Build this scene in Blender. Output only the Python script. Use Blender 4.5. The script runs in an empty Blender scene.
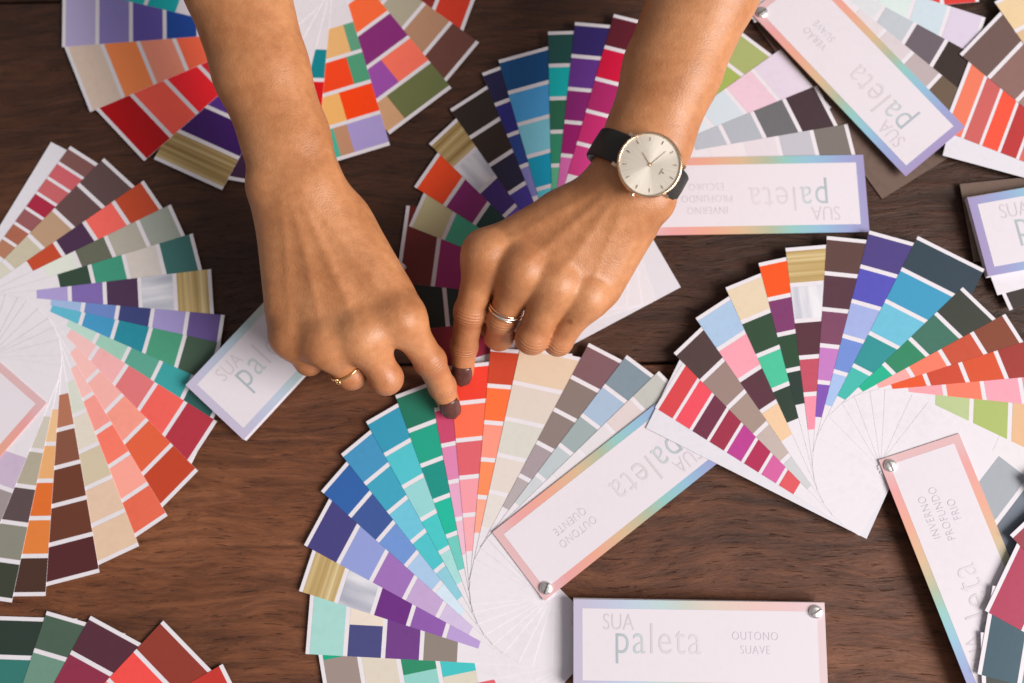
import bpy, math, random
import numpy as np
from mathutils import Vector, Matrix

random.seed(7)
rng = np.random.default_rng(7)
scene = bpy.context.scene
C = scene.collection

# ------------------------------------------------------------------ camera
FPX = 1000.0                       # focal length in pixels of a 1024 wide frame
H = 0.580                          # camera height above the table
TILT, SIDE = math.radians(9.83), math.radians(2.03)
RX = np.array([[1, 0, 0], [0, math.cos(TILT), -math.sin(TILT)], [0, math.sin(TILT), math.cos(TILT)]])
RY = np.array([[math.cos(SIDE), 0, math.sin(SIDE)], [0, 1, 0], [-math.sin(SIDE), 0, math.cos(SIDE)]])
RC = RY @ RX
cam_data = bpy.data.cameras.new('camera')
cam = bpy.data.objects.new('camera', cam_data)
C.objects.link(cam)
cam.matrix_world = Matrix([list(RC[0]) + [0], list(RC[1]) + [0], list(RC[2]) + [H], [0, 0, 0, 1]])
cam_data.sensor_width = 36.0
cam_data.lens = FPX / 1024 * 36.0
cam_data.clip_start = 0.01
cam_data.clip_end = 50
cam_data.dof.use_dof = True
cam_data.dof.focus_distance = 0.545
cam_data.dof.aperture_fstop = 3.6
scene.camera = cam

# ------------------------------------------------------------------ light
world = bpy.data.worlds.new('World')
scene.world = world
world.use_nodes = True
bg = world.node_tree.nodes['Background']
bg.inputs[0].default_value = (0.97, 0.95, 0.96, 1)
bg.inputs[1].default_value = 0.25


def area(name, loc, target, size, power, col):
    d = bpy.data.lights.new(name, 'AREA')
    d.shape = 'RECTANGLE'
    d.size, d.size_y = size
    d.energy = power
    d.color = col
    o = bpy.data.objects.new(name, d)
    C.objects.link(o)
    o.location = loc
    o.rotation_euler = (Vector(target) - Vector(loc)).to_track_quat('-Z', 'Y').to_euler()
    return o


area('window_light', (3.5, -1.15, 2.80), (0, 0, 0), (2.7, 2.4), 345, (1.0, 0.965, 0.935))
scene.view_settings.view_transform = 'Standard'
scene.view_settings.look = 'None'
scene.view_settings.exposure = 0.0
scene.view_settings.gamma = 1.0


# ------------------------------------------------------------------ helpers
def at(px, py, z=0.0):
    """world point at height z (metres) seen at a photo pixel"""
    d = RC @ np.array([px - 512.0, 341.5 - py, -FPX])
    k = (z - H) / d[2]
    return np.array([d[0] * k, d[1] * k, z])


def lin(c):
    c = c / 255.0
    return c / 12.92 if c <= 0.04045 else ((c + 0.055) / 1.055) ** 2.4


def hexcol(h, gain=1.0):
    return tuple(min(0.92, lin(int(h[i:i + 2], 16)) * gain) for i in (0, 2, 4))


def tag(o, label=None, cat=None, group=None, kind=None):
    if label: o['label'] = label
    if cat: o['category'] = cat
    if group: o['group'] = group
    if kind: o['kind'] = kind
    return o


def empty(name, loc=(0, 0, 0)):
    o = bpy.data.objects.new(name, None)
    o.empty_display_size = 0.01
    o.location = loc
    C.objects.link(o)
    return o


def mesh_obj(name, verts, faces, mat, parent=None, smooth=False, uvs=None, loc=None):
    me = bpy.data.meshes.new(name)
    me.from_pydata([tuple(map(float, v)) for v in verts], [], [tuple(map(int, f)) for f in faces])
    if uvs is not None:
        ul = me.uv_layers.new(name='UVMap')
        idx = np.empty(len(me.loops), dtype=np.int32)
        me.loops.foreach_get('vertex_index', idx)
        ul.data.foreach_set('uv', np.asarray(uvs, dtype=np.float32)[idx].ravel())
    me.materials.append(mat)
    if smooth:
        me.polygons.foreach_set('use_smooth', [True] * len(me.polygons))
    me.update()
    o = bpy.data.objects.new(name, me)
    C.objects.link(o)
    if parent is not None:
        o.parent = parent
        # parents are unrotated empties or meshes: keep world coordinates
        pl = Vector((0, 0, 0))
        p = parent
        while p is not None:
            pl += p.location
            p = p.parent
        o.location = -pl if loc is None else loc
    return o


# ------------------------------------------------------------------ materials
def new_mat(name):
    m = bpy.data.materials.new(name)
    m.use_nodes = True
    nt = m.node_tree
    b = nt.nodes['Principled BSDF']
    return m, nt, b


def nd(nt, t, **kw):
    n = nt.nodes.new(t)
    for k, v in kw.items():
        if k in n.inputs:
            n.inputs[k].default_value = v
        else:
            setattr(n, k, v)
    return n


def ramp(nt, stops, interp='LINEAR'):
    r = nt.nodes.new('ShaderNodeValToRGB')
    r.color_ramp.interpolation = interp
    e = r.color_ramp.elements
    while len(e) < len(stops):
        e.new(0.5)
    for i, (p, c) in enumerate(stops):
        e[i].position = p
        e[i].color = tuple(c[:3]) + (1,)
    return r


PAPER = (0.735, 0.69, 0.735)


def paper_mat(name, col, rough=0.55, grain=0.03):
    m, nt, b = new_mat(name)
    tc = nd(nt, 'ShaderNodeTexCoord')
    n = nd(nt, 'ShaderNodeTexNoise', Scale=260.0, Detail=3.0)
    nt.links.new(tc.outputs['Object'], n.inputs['Vector'])
    n2 = nd(nt, 'ShaderNodeTexNoise', Scale=22.0, Detail=3.0)
    nt.links.new(tc.outputs['Object'], n2.inputs['Vector'])
    mx = nd(nt, 'ShaderNodeMath', operation='ADD')
    nt.links.new(n.outputs[0], mx.inputs[0]); nt.links.new(n2.outputs[0], mx.inputs[1])
    r = ramp(nt, [(0.7, tuple(c * (1 - grain) for c in col)), (1.3, tuple(min(1, c * (1 + grain)) for c in col))])
    r.color_ramp.elements[1].position = 1.0
    r.color_ramp.elements[0].position = 0.6
    nt.links.new(mx.outputs[0], r.inputs[0])
    nt.links.new(r.outputs[0], b.inputs['Base Color'])
    b.inputs['Roughness'].default_value = rough
    b.inputs['Specular IOR Level'].default_value = 0.35
    bp = nd(nt, 'ShaderNodeBump', Strength=0.06, Distance=0.0004)
    nt.links.new(n.outputs[0], bp.inputs['Height'])
    nt.links.new(bp.outputs[0], b.inputs['Normal'])
    return m


M_PAPER = paper_mat('white_card', PAPER)
M_BACK = paper_mat('white_back_card', (0.69, 0.665, 0.72), 0.5)
M_PANEL = paper_mat('label_white', (0.735, 0.675, 0.725), 0.45, 0.015)
M_BOARD = paper_mat('brown_board', (0.150, 0.098, 0.078), 0.4, 0.12)
GAIN = 0.97
_sw = {}


def swatch_mat(code):
    if code in _sw:
        return _sw[code]
    if code in ('GOLD', 'DGOLD', 'SILVER'):
        m, nt, b = new_mat({'GOLD': 'gold_foil_print', 'DGOLD': 'dull_gold_foil_print', 'SILVER': 'silver_foil_print'}[code])
        tc = nd(nt, 'ShaderNodeTexCoord')
        mp = nd(nt, 'ShaderNodeMapping')
        mp.inputs['Scale'].default_value = (0.25, 6, 1) if code != 'SILVER' else (5, 0.3, 1)
        nt.links.new(tc.outputs['UV'], mp.inputs['Vector'])
        n = nd(nt, 'ShaderNodeTexNoise', Scale=1.0, Detail=2.5, Roughness=0.5)
        nt.links.new(mp.outputs[0], n.inputs['Vector'])
        if code == 'GOLD':
            r = ramp(nt, [(0.3, hexcol('b3935a')), (0.5, hexcol('cfb27a')), (0.72, hexcol('ecd8a8'))])
        elif code == 'DGOLD':
            r = ramp(nt, [(0.3, hexcol('86683a')), (0.5, hexcol('b0925c')), (0.72, hexcol('d8c090'))])
        else:
            r = ramp(nt, [(0.3, hexcol('a9abbb')), (0.5, hexcol('cfcfdb')), (0.66, hexcol('f2f0f6'))])
        nt.links.new(n.outputs[0], r.inputs[0])
        nt.links.new(r.outputs[0], b.inputs['Base Color'])
        b.inputs['Roughness'].default_value = 0.38
        b.inputs['Metallic'].default_value = 0.25
    else:
        m = paper_mat('ink_' + code, hexcol(code, GAIN), 0.37, 0.03)
    _sw[code] = m
    return m


def border_mat():
    m, nt, b = new_mat('rainbow_border_print')
    tc = nd(nt, 'ShaderNodeTexCoord')
    sx = nd(nt, 'ShaderNodeSeparateXYZ')
    nt.links.new(tc.outputs['UV'], sx.inputs[0])
    n = nd(nt, 'ShaderNodeTexNoise', Scale=2.2, Detail=2.0)
    nt.links.new(tc.outputs['UV'], n.inputs['Vector'])
    ad = nd(nt, 'ShaderNodeMath', operation='MULTIPLY_ADD')
    ad.inputs[1].default_value = 0.10
    nt.links.new(n.outputs[0], ad.inputs[0]); nt.links.new(sx.outputs['Y'], ad.inputs[2])
    sb = nd(nt, 'ShaderNodeMath', operation='SUBTRACT')
    sb.inputs[1].default_value = 0.05
    nt.links.new(ad.outputs[0], sb.inputs[0])
    r = ramp(nt, [(0.0, hexcol('d8a9a9')), (0.05, hexcol('d9a3a5')), (0.12, hexcol('e28d8a')), (0.27, hexcol('e3936f')), (0.43, hexcol('cfa873')),
                  (0.55, hexcol('9bab86')), (0.64, hexcol('74bcb4')), (0.76, hexcol('74b0cf')),
                  (0.88, hexcol('7d90c8')), (1.0, hexcol('9079b4'))])
    nt.links.new(sb.outputs[0], r.inputs[0])
    nt.links.new(r.outputs[0], b.inputs['Base Color'])
    b.inputs['Roughness'].default_value = 0.4
    return m


M_BORDER = border_mat()


for n_ in M_BORDER.node_tree.nodes:
    if n_.type == 'VALTORGB':
        for e_ in n_.color_ramp.elements:
            e_.color = tuple(e_.color[i] * 0.82 + (0.74, 0.70, 0.74)[i] * 0.18 for i in range(3)) + (1,)


def glare_border():
    m = M_BORDER.copy(); m.name = 'glare_rainbow_border_print'
    for n in m.node_tree.nodes:
        if n.type == 'VALTORGB':
            for e in n.color_ramp.elements:
                c = e.color
                e.color = tuple(c[i] * 0.55 + (0.74, 0.70, 0.74)[i] * 0.45 for i in range(3)) + (1,)  # lifted towards white: glare on the cover film painted into the border
    return m


M_BORDER_GLARE = glare_border()


def ink_mat():
    m, nt, b = new_mat('grey_lettering_ink')
    tc = nd(nt, 'ShaderNodeTexCoord')
    sx = nd(nt, 'ShaderNodeSeparateXYZ')
    nt.links.new(tc.outputs['Object'], sx.inputs[0])
    mr = nd(nt, 'ShaderNodeMapRange')
    mr.inputs['From Min'].default_value = 0.0
    mr.inputs['From Max'].default_value = 0.055
    nt.links.new(sx.outputs['X'], mr.inputs['Value'])
    r = ramp(nt, [(0.0, hexcol('a6b1b8')), (0.30, hexcol('bcc6ca')), (0.5, hexcol('d0c8cd')), (1.0, hexcol('d9ced5'))])
    nt.links.new(mr.outputs[0], r.inputs[0])
    nt.links.new(r.outputs[0], b.inputs['Base Color'])
    b.inputs['Roughness'].default_value = 0.5
    return m


M_INK = ink_mat()
M_INK2 = paper_mat('small_lettering_ink', hexcol('c6c1ca'), 0.5)
M_INK3 = paper_mat('pale_lettering_ink', hexcol('d0c5cd'), 0.5)


def metal(name, col, rough, bump=0.0):
    m, nt, b = new_mat(name)
    b.inputs['Base Color'].default_value = tuple(col) + (1,)
    b.inputs['Metallic'].default_value = 1.0
    b.inputs['Roughness'].default_value = rough
    n = nd(nt, 'ShaderNodeTexNoise', Scale=900.0, Detail=2.0)
    tc = nd(nt, 'ShaderNodeTexCoord')
    nt.links.new(tc.outputs['Object'], n.inputs['Vector'])
    r = ramp(nt, [(0.3, (rough * 0.75,) * 3), (0.7, (rough * 1.3,) * 3)])
    nt.links.new(n.outputs[0], r.inputs[0])
    nt.links.new(r.outputs[0], b.inputs['Roughness'])
    return m


M_STEEL = metal('rivet_steel', (0.93, 0.90, 0.88), 0.36)
M_GROOVE = metal('rivet_groove_metal', (0.25, 0.22, 0.21), 0.45)
M_GOLD = metal('rose_gold', (0.86, 0.62, 0.42), 0.18)
M_YGOLD = metal('yellow_gold', (0.88, 0.60, 0.26), 0.2)


def wood_mat():
    m, nt, b = new_mat('dark_stained_wood')
    L = nt.links.new
    tc = nd(nt, 'ShaderNodeTexCoord')
    # warp
    wn = nd(nt, 'ShaderNodeTexNoise', Scale=4.5, Detail=3.0)
    L(tc.outputs['Object'], wn.inputs['Vector'])
    wv = nd(nt, 'ShaderNodeVectorMath', operation='MULTIPLY_ADD')
    L(wn.outputs['Color'], wv.inputs[0])
    wv.inputs[1].default_value = (0.0, 0.055, 0.0)
    L(tc.outputs['Object'], wv.inputs[2])

    def noise(scale, detail, rough, sx, sy, dist=0.0):
        mp = nd(nt, 'ShaderNodeMapping')
        mp.inputs['Scale'].default_value = (sx, sy, 1)
        L(wv.outputs[0], mp.inputs['Vector'])
        n = nd(nt, 'ShaderNodeTexNoise', Scale=scale, Detail=detail, Roughness=rough, Distortion=dist)
        L(mp.outputs[0], n.inputs['Vector'])
        return n
    broad = noise(5, 4, 0.55, 0.7, 2.4, 0.5)
    grain = noise(16, 8, 0.72, 1.0, 7.5, 0.8)
    fine = noise(55, 6, 0.75, 1.2, 6.5, 0.4)
    pores = noise(95, 4, 0.65, 0.7, 7.0, 0.3)
    blot = noise(3.4, 5, 0.6, 1.0, 1.3, 0.6)
    c1 = ramp(nt, [(0.36, (0.034, 0.0120, 0.0055)), (0.50, (0.092, 0.0340, 0.0150)), (0.66, (0.165, 0.0670, 0.0320))])
    mixg = nd(nt, 'ShaderNodeMath', operation='MULTIPLY_ADD'); mixg.inputs[1].default_value = 0.62
    L(grain.outputs[0], mixg.inputs[0])
    half = nd(nt, 'ShaderNodeMath', operation='MULTIPLY'); half.inputs[1].default_value = 0.38
    L(broad.outputs[0], half.inputs[0]); L(half.outputs[0], mixg.inputs[2])
    L(mixg.outputs[0], c1.inputs[0])
    f2 = ramp(nt, [(0.30, (0.55, 0.53, 0.52)), (0.52, (0.95, 0.95, 0.95)), (0.75, (1.0, 1.0, 1.0))])
    L(fine.outputs[0], f2.inputs[0])
    mul = nd(nt, 'ShaderNodeMix', data_type='RGBA', blend_type='MULTIPLY')
    mul.inputs['Factor'].default_value = 0.9
    L(c1.outputs[0], mul.inputs['A']); L(f2.outputs[0], mul.inputs['B'])
    p2 = ramp(nt, [(0.33, (0.30, 0.26, 0.25)), (0.39, (1, 1, 1))])
    L(pores.outputs[0], p2.inputs[0])
    mul2 = nd(nt, 'ShaderNodeMix', data_type='RGBA', blend_type='MULTIPLY')
    mul2.inputs['Factor'].default_value = 0.8
    L(mul.outputs['Result'], mul2.inputs['A']); L(p2.outputs[0], mul2.inputs['B'])
    bl = ramp(nt, [(0.36, (0.62, 0.60, 0.60)), (0.64, (1.0, 1.0, 1.0))])
    L(blot.outputs[0], bl.inputs[0])
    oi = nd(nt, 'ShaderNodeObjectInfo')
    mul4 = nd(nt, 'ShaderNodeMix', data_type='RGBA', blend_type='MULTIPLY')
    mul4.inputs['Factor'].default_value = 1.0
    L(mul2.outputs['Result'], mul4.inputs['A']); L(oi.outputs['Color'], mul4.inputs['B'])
    mul3 = nd(nt, 'ShaderNodeMix', data_type='RGBA', blend_type='MULTIPLY')
    mul3.inputs['Factor'].default_value = 1.0
    L(mul4.outputs['Result'], mul3.inputs['A']); L(bl.outputs[0], mul3.inputs['B'])
    L(mul3.outputs['Result'], b.inputs['Base Color'])
    rr = ramp(nt, [(0.3, (0.60,) * 3), (0.7, (0.40,) * 3)])
    L(fine.outputs[0], rr.inputs[0]); L(rr.outputs[0], b.inputs['Roughness'])
    b.inputs['Specular IOR Level'].default_value = 0.38
    hs = nd(nt, 'ShaderNodeMath', operation='MULTIPLY_ADD'); hs.inputs[1].default_value = 0.6
    L(fine.outputs[0], hs.inputs[0]); L(grain.outputs[0], hs.inputs[2])
    ps = nd(nt, 'ShaderNodeMath', operation='MULTIPLY_ADD'); ps.inputs[1].default_value = 0.5
    L(p2.outputs[0], ps.inputs[0]); L(hs.outputs[0], ps.inputs[2])
    bp = nd(nt, 'ShaderNodeBump', Strength=0.8, Distance=0.0012)
    L(ps.outputs[0], bp.inputs['Height']); L(bp.outputs[0], b.inputs['Normal'])
    return m


M_WOOD = wood_mat()

# ------------------------------------------------------------------ table: planks along the grain
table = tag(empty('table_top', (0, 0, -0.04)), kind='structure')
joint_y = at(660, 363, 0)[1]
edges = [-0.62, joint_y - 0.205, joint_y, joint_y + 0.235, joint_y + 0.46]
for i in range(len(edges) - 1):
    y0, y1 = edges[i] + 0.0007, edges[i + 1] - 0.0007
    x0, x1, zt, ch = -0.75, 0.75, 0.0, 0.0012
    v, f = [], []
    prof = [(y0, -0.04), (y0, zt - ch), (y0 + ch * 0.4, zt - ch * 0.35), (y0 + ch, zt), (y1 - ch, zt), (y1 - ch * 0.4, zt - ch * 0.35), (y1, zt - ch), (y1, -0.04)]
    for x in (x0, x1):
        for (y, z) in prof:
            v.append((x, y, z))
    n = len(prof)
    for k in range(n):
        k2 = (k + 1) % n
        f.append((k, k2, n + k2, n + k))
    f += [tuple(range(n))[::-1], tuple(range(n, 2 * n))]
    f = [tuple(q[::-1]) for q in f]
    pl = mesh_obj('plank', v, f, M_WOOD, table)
    pl.color = ((1.9, 1.7, 1.5, 1), (2.0, 1.8, 1.6, 1), (0.82, 0.74, 0.68, 1), (0.75, 0.7, 0.65, 1))[i]  # near planks lightened, far ones darkened: window sheen painted into the plank tone

# ------------------------------------------------------------------ fan decks
R = 0.240 * H
W, E = 0.0478, 0.0050
LO = math.sqrt(R * R - (W - E) ** 2)      # outward reach from the rivet
DELTA = math.atan2(W - E, LO)
THK = 0.00030
PITCH, GAP = 0.02135, 0.0025


def surf(zi, zo):
    def z(a, s):
        rho = math.hypot(a, s)
        return zi + (zo - zi) * min(1.15, rho / R)
    return z


def panel(name, riv, ang, a0, a1, s0, s1, zf, off, mat, parent, na=6, ns=4, thick=0.0, uvn=None):
    """a flat card piece following the deck's fan surface"""
    o = np.array([math.cos(ang), math.sin(ang)]); l = np.array([-o[1], o[0]])
    v, uv, f = [], [], []
    for i in range(na + 1):
        a = a0 + (a1 - a0) * i / na
        for j in range(ns + 1):
            s = s0 + (s1 - s0) * j / ns
            p = riv[:2] + a * o + s * l
            v.append((p[0], p[1], zf(a, s) + off))
            if uvn == 'cover':
                uv.append((s / W, (a + E) / (LO + E)))
            else:
                uv.append((j / ns + riv[0] * 7, i / na + ang * 3))
    m = ns + 1
    for i in range(na):
        for j in range(ns):
            f.append((i * m + j, (i + 1) * m + j, (i + 1) * m + j + 1, i * m + j + 1))
    if thick > 0:
        nv = len(v)
        v += [(x, y, z - thick) for (x, y, z) in v[:nv]]
        uv += uv[:nv]
        f += [tuple(nv + k for k in q[::-1]) for q in f]
        loop = [j for j in range(m)] + [i * m + ns for i in range(1, na + 1)] + [na * m + j for j in range(ns - 1, -1, -1)] + [i * m for i in range(na - 1, 0, -1)]
        for k in range(len(loop)):
            x, y = loop[k], loop[(k + 1) % len(loop)]
            f.append((x, y, nv + y, nv + x))
    return mesh_obj(name, v, f, mat, parent, False, uv)


_txt = {}


def text_mesh(body, size, mat, thin=0.0, spacing=1.0):
    key = (body, size)
    if key in _txt:
        return _txt[key]
    cu = bpy.data.curves.new('lettering', 'FONT')
    cu.body = body
    cu.size = size
    cu.offset = thin
    cu.space_character = spacing
    cu.resolution_u = 4
    ob = bpy.data.objects.new('lettering', cu)
    C.objects.link(ob)
    dg = bpy.context.evaluated_depsgraph_get()
    me = bpy.data.meshes.new_from_object(ob.evaluated_get(dg))
    bpy.data.objects.remove(ob)
    me.name = 'lettering'
    me.materials.clear()
    me.materials.append(mat)
    _txt[key] = me
    return me


def put_text(body, size, mat, riv, ang, a, s, zf, off, parent, thin=0.0, spacing=1.0, cond=0.76, centre=False):
    """text reads towards the rivet; (a, s) is its baseline start in card coordinates"""
    me = text_mesh(body, size, mat, thin, spacing)
    o = np.array([math.cos(ang), math.sin(ang)]); l = np.array([-o[1], o[0]])
    if centre:
        a = a + cond * max(v.co.x for v in me.vertices) / 2
    p = riv[:2] + a * o + s * l
    ob = bpy.data.objects.new('lettering', me)
    C.objects.link(ob)
    ob.parent = parent
    # card plane slope along its length
    dz = (zf(a - 0.03, s) - zf(a + 0.03, s)) / 0.06
    x = Vector((-o[0], -o[1], dz)).normalized()
    y = Vector((-l[0], -l[1], 0))
    zax = x.cross(y)
    pl = Vector((0, 0, 0)); q = parent
    while q is not None:
        pl += q.location; q = q.parent
    mw = Matrix.Identity(4)
    for i in range(3):
        mw[i][0], mw[i][1], mw[i][2] = x[i] * cond, y[i], zax[i]
    mw.translation = Vector((p[0], p[1], zf(a, s) + off)) - pl
    ob.matrix_basis = mw
    return ob


def add_cover(deck, riv, ang, zi, zo, words, pale=False, thick=0.0006, LO=LO):
    zf = surf(zi, zo)
    cv = panel('cover', riv, ang, -E, LO, -E, W - E, zf, 0, M_BORDER_GLARE if pale else M_BORDER, deck, 22, 5, thick, 'cover')
    bw = 0.0048
    panel('label_panel', riv, ang, -E + bw * 0.9, LO - bw, -E + bw, W - E - bw, zf, 0.00007, M_PANEL, cv, 20, 5)
    t = 0.00016
    # text starts at the far (purple) end and runs towards the rivet; card 'up' is the rivet side
    put_text('SUA', 0.0125, M_INK3, riv, ang, LO - 0.0160, -E + 0.0160, zf, t, cv, -0.00012)
    put_text('paleta', 0.0240, M_INK, riv, ang, LO - 0.0220, -E + 0.0285, zf, t, cv, -0.0002, 1.1)
    for i, w in enumerate(words):
        put_text(w, 0.0066, M_INK2, riv, ang, 0.0335, -E + 0.0205 + 0.0073 * (i - 0.5 * (len(words) - 2)), zf, t, cv, -0.00012, 1.1, 0.8, True)
    return cv


def add_rivet(deck, riv, z0, z1, rot):
    """slotted screw post through the stack"""
    r, n = 0.0036, 28
    prof = [(0.0022, z0), (0.0022, z1), (r, z1), (r, z1 + 0.0008), (r * 0.93, z1 + 0.0012), (r * 0.55, z1 + 0.0015), (0.0, z1 + 0.0016)]
    v, f = [], []
    for (rr, z) in prof:
        for k in range(n):
            t = 2 * math.pi * k / n
            v.append((riv[0] + rr * math.cos(t), riv[1] + rr * math.sin(t), z))
    for i in range(len(prof) - 1):
        for k in range(n):
            k2 = (k + 1) % n
            f.append((i * n + k, i * n + k2, (i + 1) * n + k2, (i + 1) * n + k))
    ob = mesh_obj('rivet', v, f, M_STEEL, deck, True)
    c, s = math.cos(rot), math.sin(rot)
    w, l = 0.00045, r * 0.86
    zz = z1 + 0.00175
    q = [(-l, -w), (l, -w), (l, w), (-l, w)]
    v = [(riv[0] + x * c - y * s, riv[1] + x * s + y * c, z) for z in (z1 + 0.0009, zz) for (x, y) in q]
    f = [(3, 2, 1, 0), (4, 5, 6, 7)] + [(k, (k + 1) % 4, 4 + (k + 1) % 4, 4 + k) for k in range(4)]
    mesh_obj('screw_slot', v, f, M_GROOVE, ob)


def add_strip(deck, riv, ang, zi, zo, chips, reach=LO, pitch=PITCH, mat=None, tail=0.0, cut=0.0):
    zf = surf(zi, zo)
    st = panel('strip', riv, ang, -E - tail, reach, -E + cut, W - E, zf, 0, mat or M_PAPER, deck, 16, 4, THK)
    a = reach - GAP * 0.9
    gap = GAP if pitch > 0.015 else 0.0019
    for c in chips:
        a1, a0 = a, a - (pitch - gap)
        a -= pitch
        if a0 < 0.012:
            break
        if c in ('', None):
            continue
        if isinstance(c, str):
            c = [(c, 1.0)]
        s = W - E               # pieces of a split swatch are listed from the left (ccw) side
        for (code, frac) in c:
            s0 = max(s - W * frac, -E + cut)
            panel('color_swatch', riv, ang, a0, a1, s0, s, zf, 0.00006, swatch_mat(code), st, 4, max(1, round(4 * frac)))
            s = s0
    return st


def img_angle(p, q, z=0.004):
    a, b = at(*p, z), at(*q, z)
    return math.atan2(b[1] - a[1], b[0] - a[0])


def fan(label, rivet_px, strips, cover=None, zb=0.0004, ti=0.00018, ob=0.0008, to=0.00026, rivet=True, words=(), pale=False, rot=0.6, rz=0.004, tip=None):
    """strips are listed from the bottom of the stack up: (corner pixel | angle in degrees, swatches, options)"""
    riv = at(rivet_px[0], rivet_px[1], rz)
    deck = empty('fan_deck', (riv[0], riv[1], 0))
    tag(deck, label, 'fan deck', 'colour fan decks spread on the table')
    k = 0
    for st in strips:
        where, chips = st[0], st[1]
        op = st[2] if len(st) > 2 else {}
        zi, zo = zb + ti * (k + 1), ob + to * (k + 1)
        reach = LO
        if isinstance(where, tuple):
            p = at(where[0], where[1], max(zo, 0.001))
            d = p[:2] - riv[:2]
            rc = math.hypot(*d)
            if op.get('short') or abs(rc / R - 1) < 0.07:
                reach = math.sqrt(max(1e-6, rc * rc - (W - E) ** 2))
            ang = math.atan2(d[1], d[0]) - math.atan2(W - E, reach)
        else:
            ang = math.radians(where)
            reach = op.get('reach', LO)
        ang += op.get('turn', 0)
        add_strip(deck, riv, ang, zi, zo, chips, reach, op.get('pitch', PITCH), op.get('mat'), op.get('tail', 0.0), op.get('cut', 0.0))
        k += 1
    if cover is not None:
        ang = img_angle(*cover) if isinstance(cover[0], tuple) else math.radians(cover[0])
        add_cover(deck, riv, ang, zb + ti * (k + 1) + 0.0006, ob + to * (k + 1) + 0.0006, words, pale, LO=LO if tip is None else float(np.hypot(*(at(*tip, rz)[:2] - riv[:2]))))
        k += 1
    if rivet:
        add_rivet(deck, riv, 0.0, zb + ti * (k + 1) + 0.0004, rot)
    return deck


SP = dict(pitch=0.0113)
BK = dict(mat=M_BACK)

fan('open fan deck at top left with lilac, peach and red strips behind the left arm', (266, -33), [
    ((503, -32), ['d23b25', '8e2f27', 'e64a30', 'd8452c', 'c0392b']),
    ((479, 42.5), ['6b4239', 'b5896c', 'afa691', 'c9c2b0', 'd8d2c6']),
    ((451.5, 88), [[('6b7245', .72), ('cfa079', .28)], [('ff755f', .48), ('9c4fa8', .52)], '862b76', 'ff6a3a', '']),
    ((390, 145), [[('a99ad2', .46), ('c08e70', .18), ('4db59b', .36)], [('ff4510', .44), ('f2b66c', .56)], [('4e9d79', .22), ('f4471f', .78)], [('5e9f80', .14), ('e8b577', .86)], '']),
    ((321, 114), ['d8181f', '0f8590', ''], {'short': 1}),
    ((281, 189), ['402040', '7a2f5a', '8a3a6a', '']),
    ((222, 190), ['DGOLD', '3c1560', '57308a', '']),
    ((144, 161), ['b5000a', 'ff5e4e', 'f5222e', 'd81f30']),
    ((90, 112), ['dcc5b5', 'fa8c50', 'f0937a', 'ff6a48', '']),
    ((62, 47), ['b5a9d2', '8a7ebc', '5e4fa0', '1a4598', '']),
    ((49, -18), ['7fd0d0', '35b5b8', '14b4b2', '10a5aa', '']),
])

fan('open fan deck lying under the hand that wears the watch', (625, 235), [
    (208, [], dict(mat=M_BACK, tail=0.009)),
    ((449, 360), ['8e2434', '9c3048']),
    ((427, 323), ['1c1f1b', '26302a']),
    ((412.8, 278.8), ['6e211f', 'a0206f', '7a1f50']),
    ((408.8, 226), ['c9bf93', '4cb594', '22423f', '2f5a50']),
    ((414, 186.6), ['f24d20', '8a2270', '1f403c', '22423f']),
    ((429, 143.6), ['DGOLD', 'SILVER', '452878', '6a4fb0', '']),
    ((450, 109), ['30241f', '35261f', '2a2240', '483a9a', '7a5ac0']),
    ((482, 73), ['25204a', '2e2a80', '2a4590', '8a8ad0']),
    ((498.4, 60), ['0e4a80', '4aa0dc', '7fcbe0', '10a0c4', '5cc8dc']),
    ((548, 31.6), ['1f4f4c', '10b5b8', '2c6b50', '35906f', '60b58f']),
    ((575, 22), ['35256b', '65338c', '86206f', '98186a', 'd46aaf']),
    ((614, 14), ['5e1a28', 'cc0f3c', 'a82465', 'c02a6c', 'c83a80']),
], to=0.00026)

fan('fan deck by the watch, its upside-down cover below grey and lilac strips', (652, 227), [
    ((735, 27), ['a5ae6e', '9fb05a', 'b8c890']),
    ((780.7, 49), ['dccfdf', 'e5c4d3', 'cdd9e2', 'd8e0e6']),
    ((817, 85.5), ['46353a', '6b6a6e', 'adb2bc', 'b5bac4']),
    ((847.5, 124), ['7a736e', 'bdbbc5', 'ddd3da', 'e5dbe0']),
], cover=((657, 236), (869.5, 230.6)), zb=0.0062, ob=0.0010, words=('INVERNO', 'PROFUNDO', 'ESCURO'), rz=0.008, tip=(872, 230))

fan('fan deck at top right, its cover slanting over a brown backing sheet', (762, 12), [
    (3, ['d9403b', 'd9403b', 'e06058'], dict(turn=0.03)),
    ((985.6, 17.6), ['d5c9dc', 'c8d6e0', 'd5e2e0', 'e0e6e4']),
    ((980, 58), ['3c302c', '6b6068', 'bcc2c9', 'd8dade']),
    ((970, 98), ['6b594a', 'b8a9ab', 'd5c9ce', 'ddd3d8']),
], cover=((758, 20), (904.4, 174.4)), zb=0.0045, ob=0.0038, words=('VERÃO', 'SUAVE'), rz=0.007)

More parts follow.
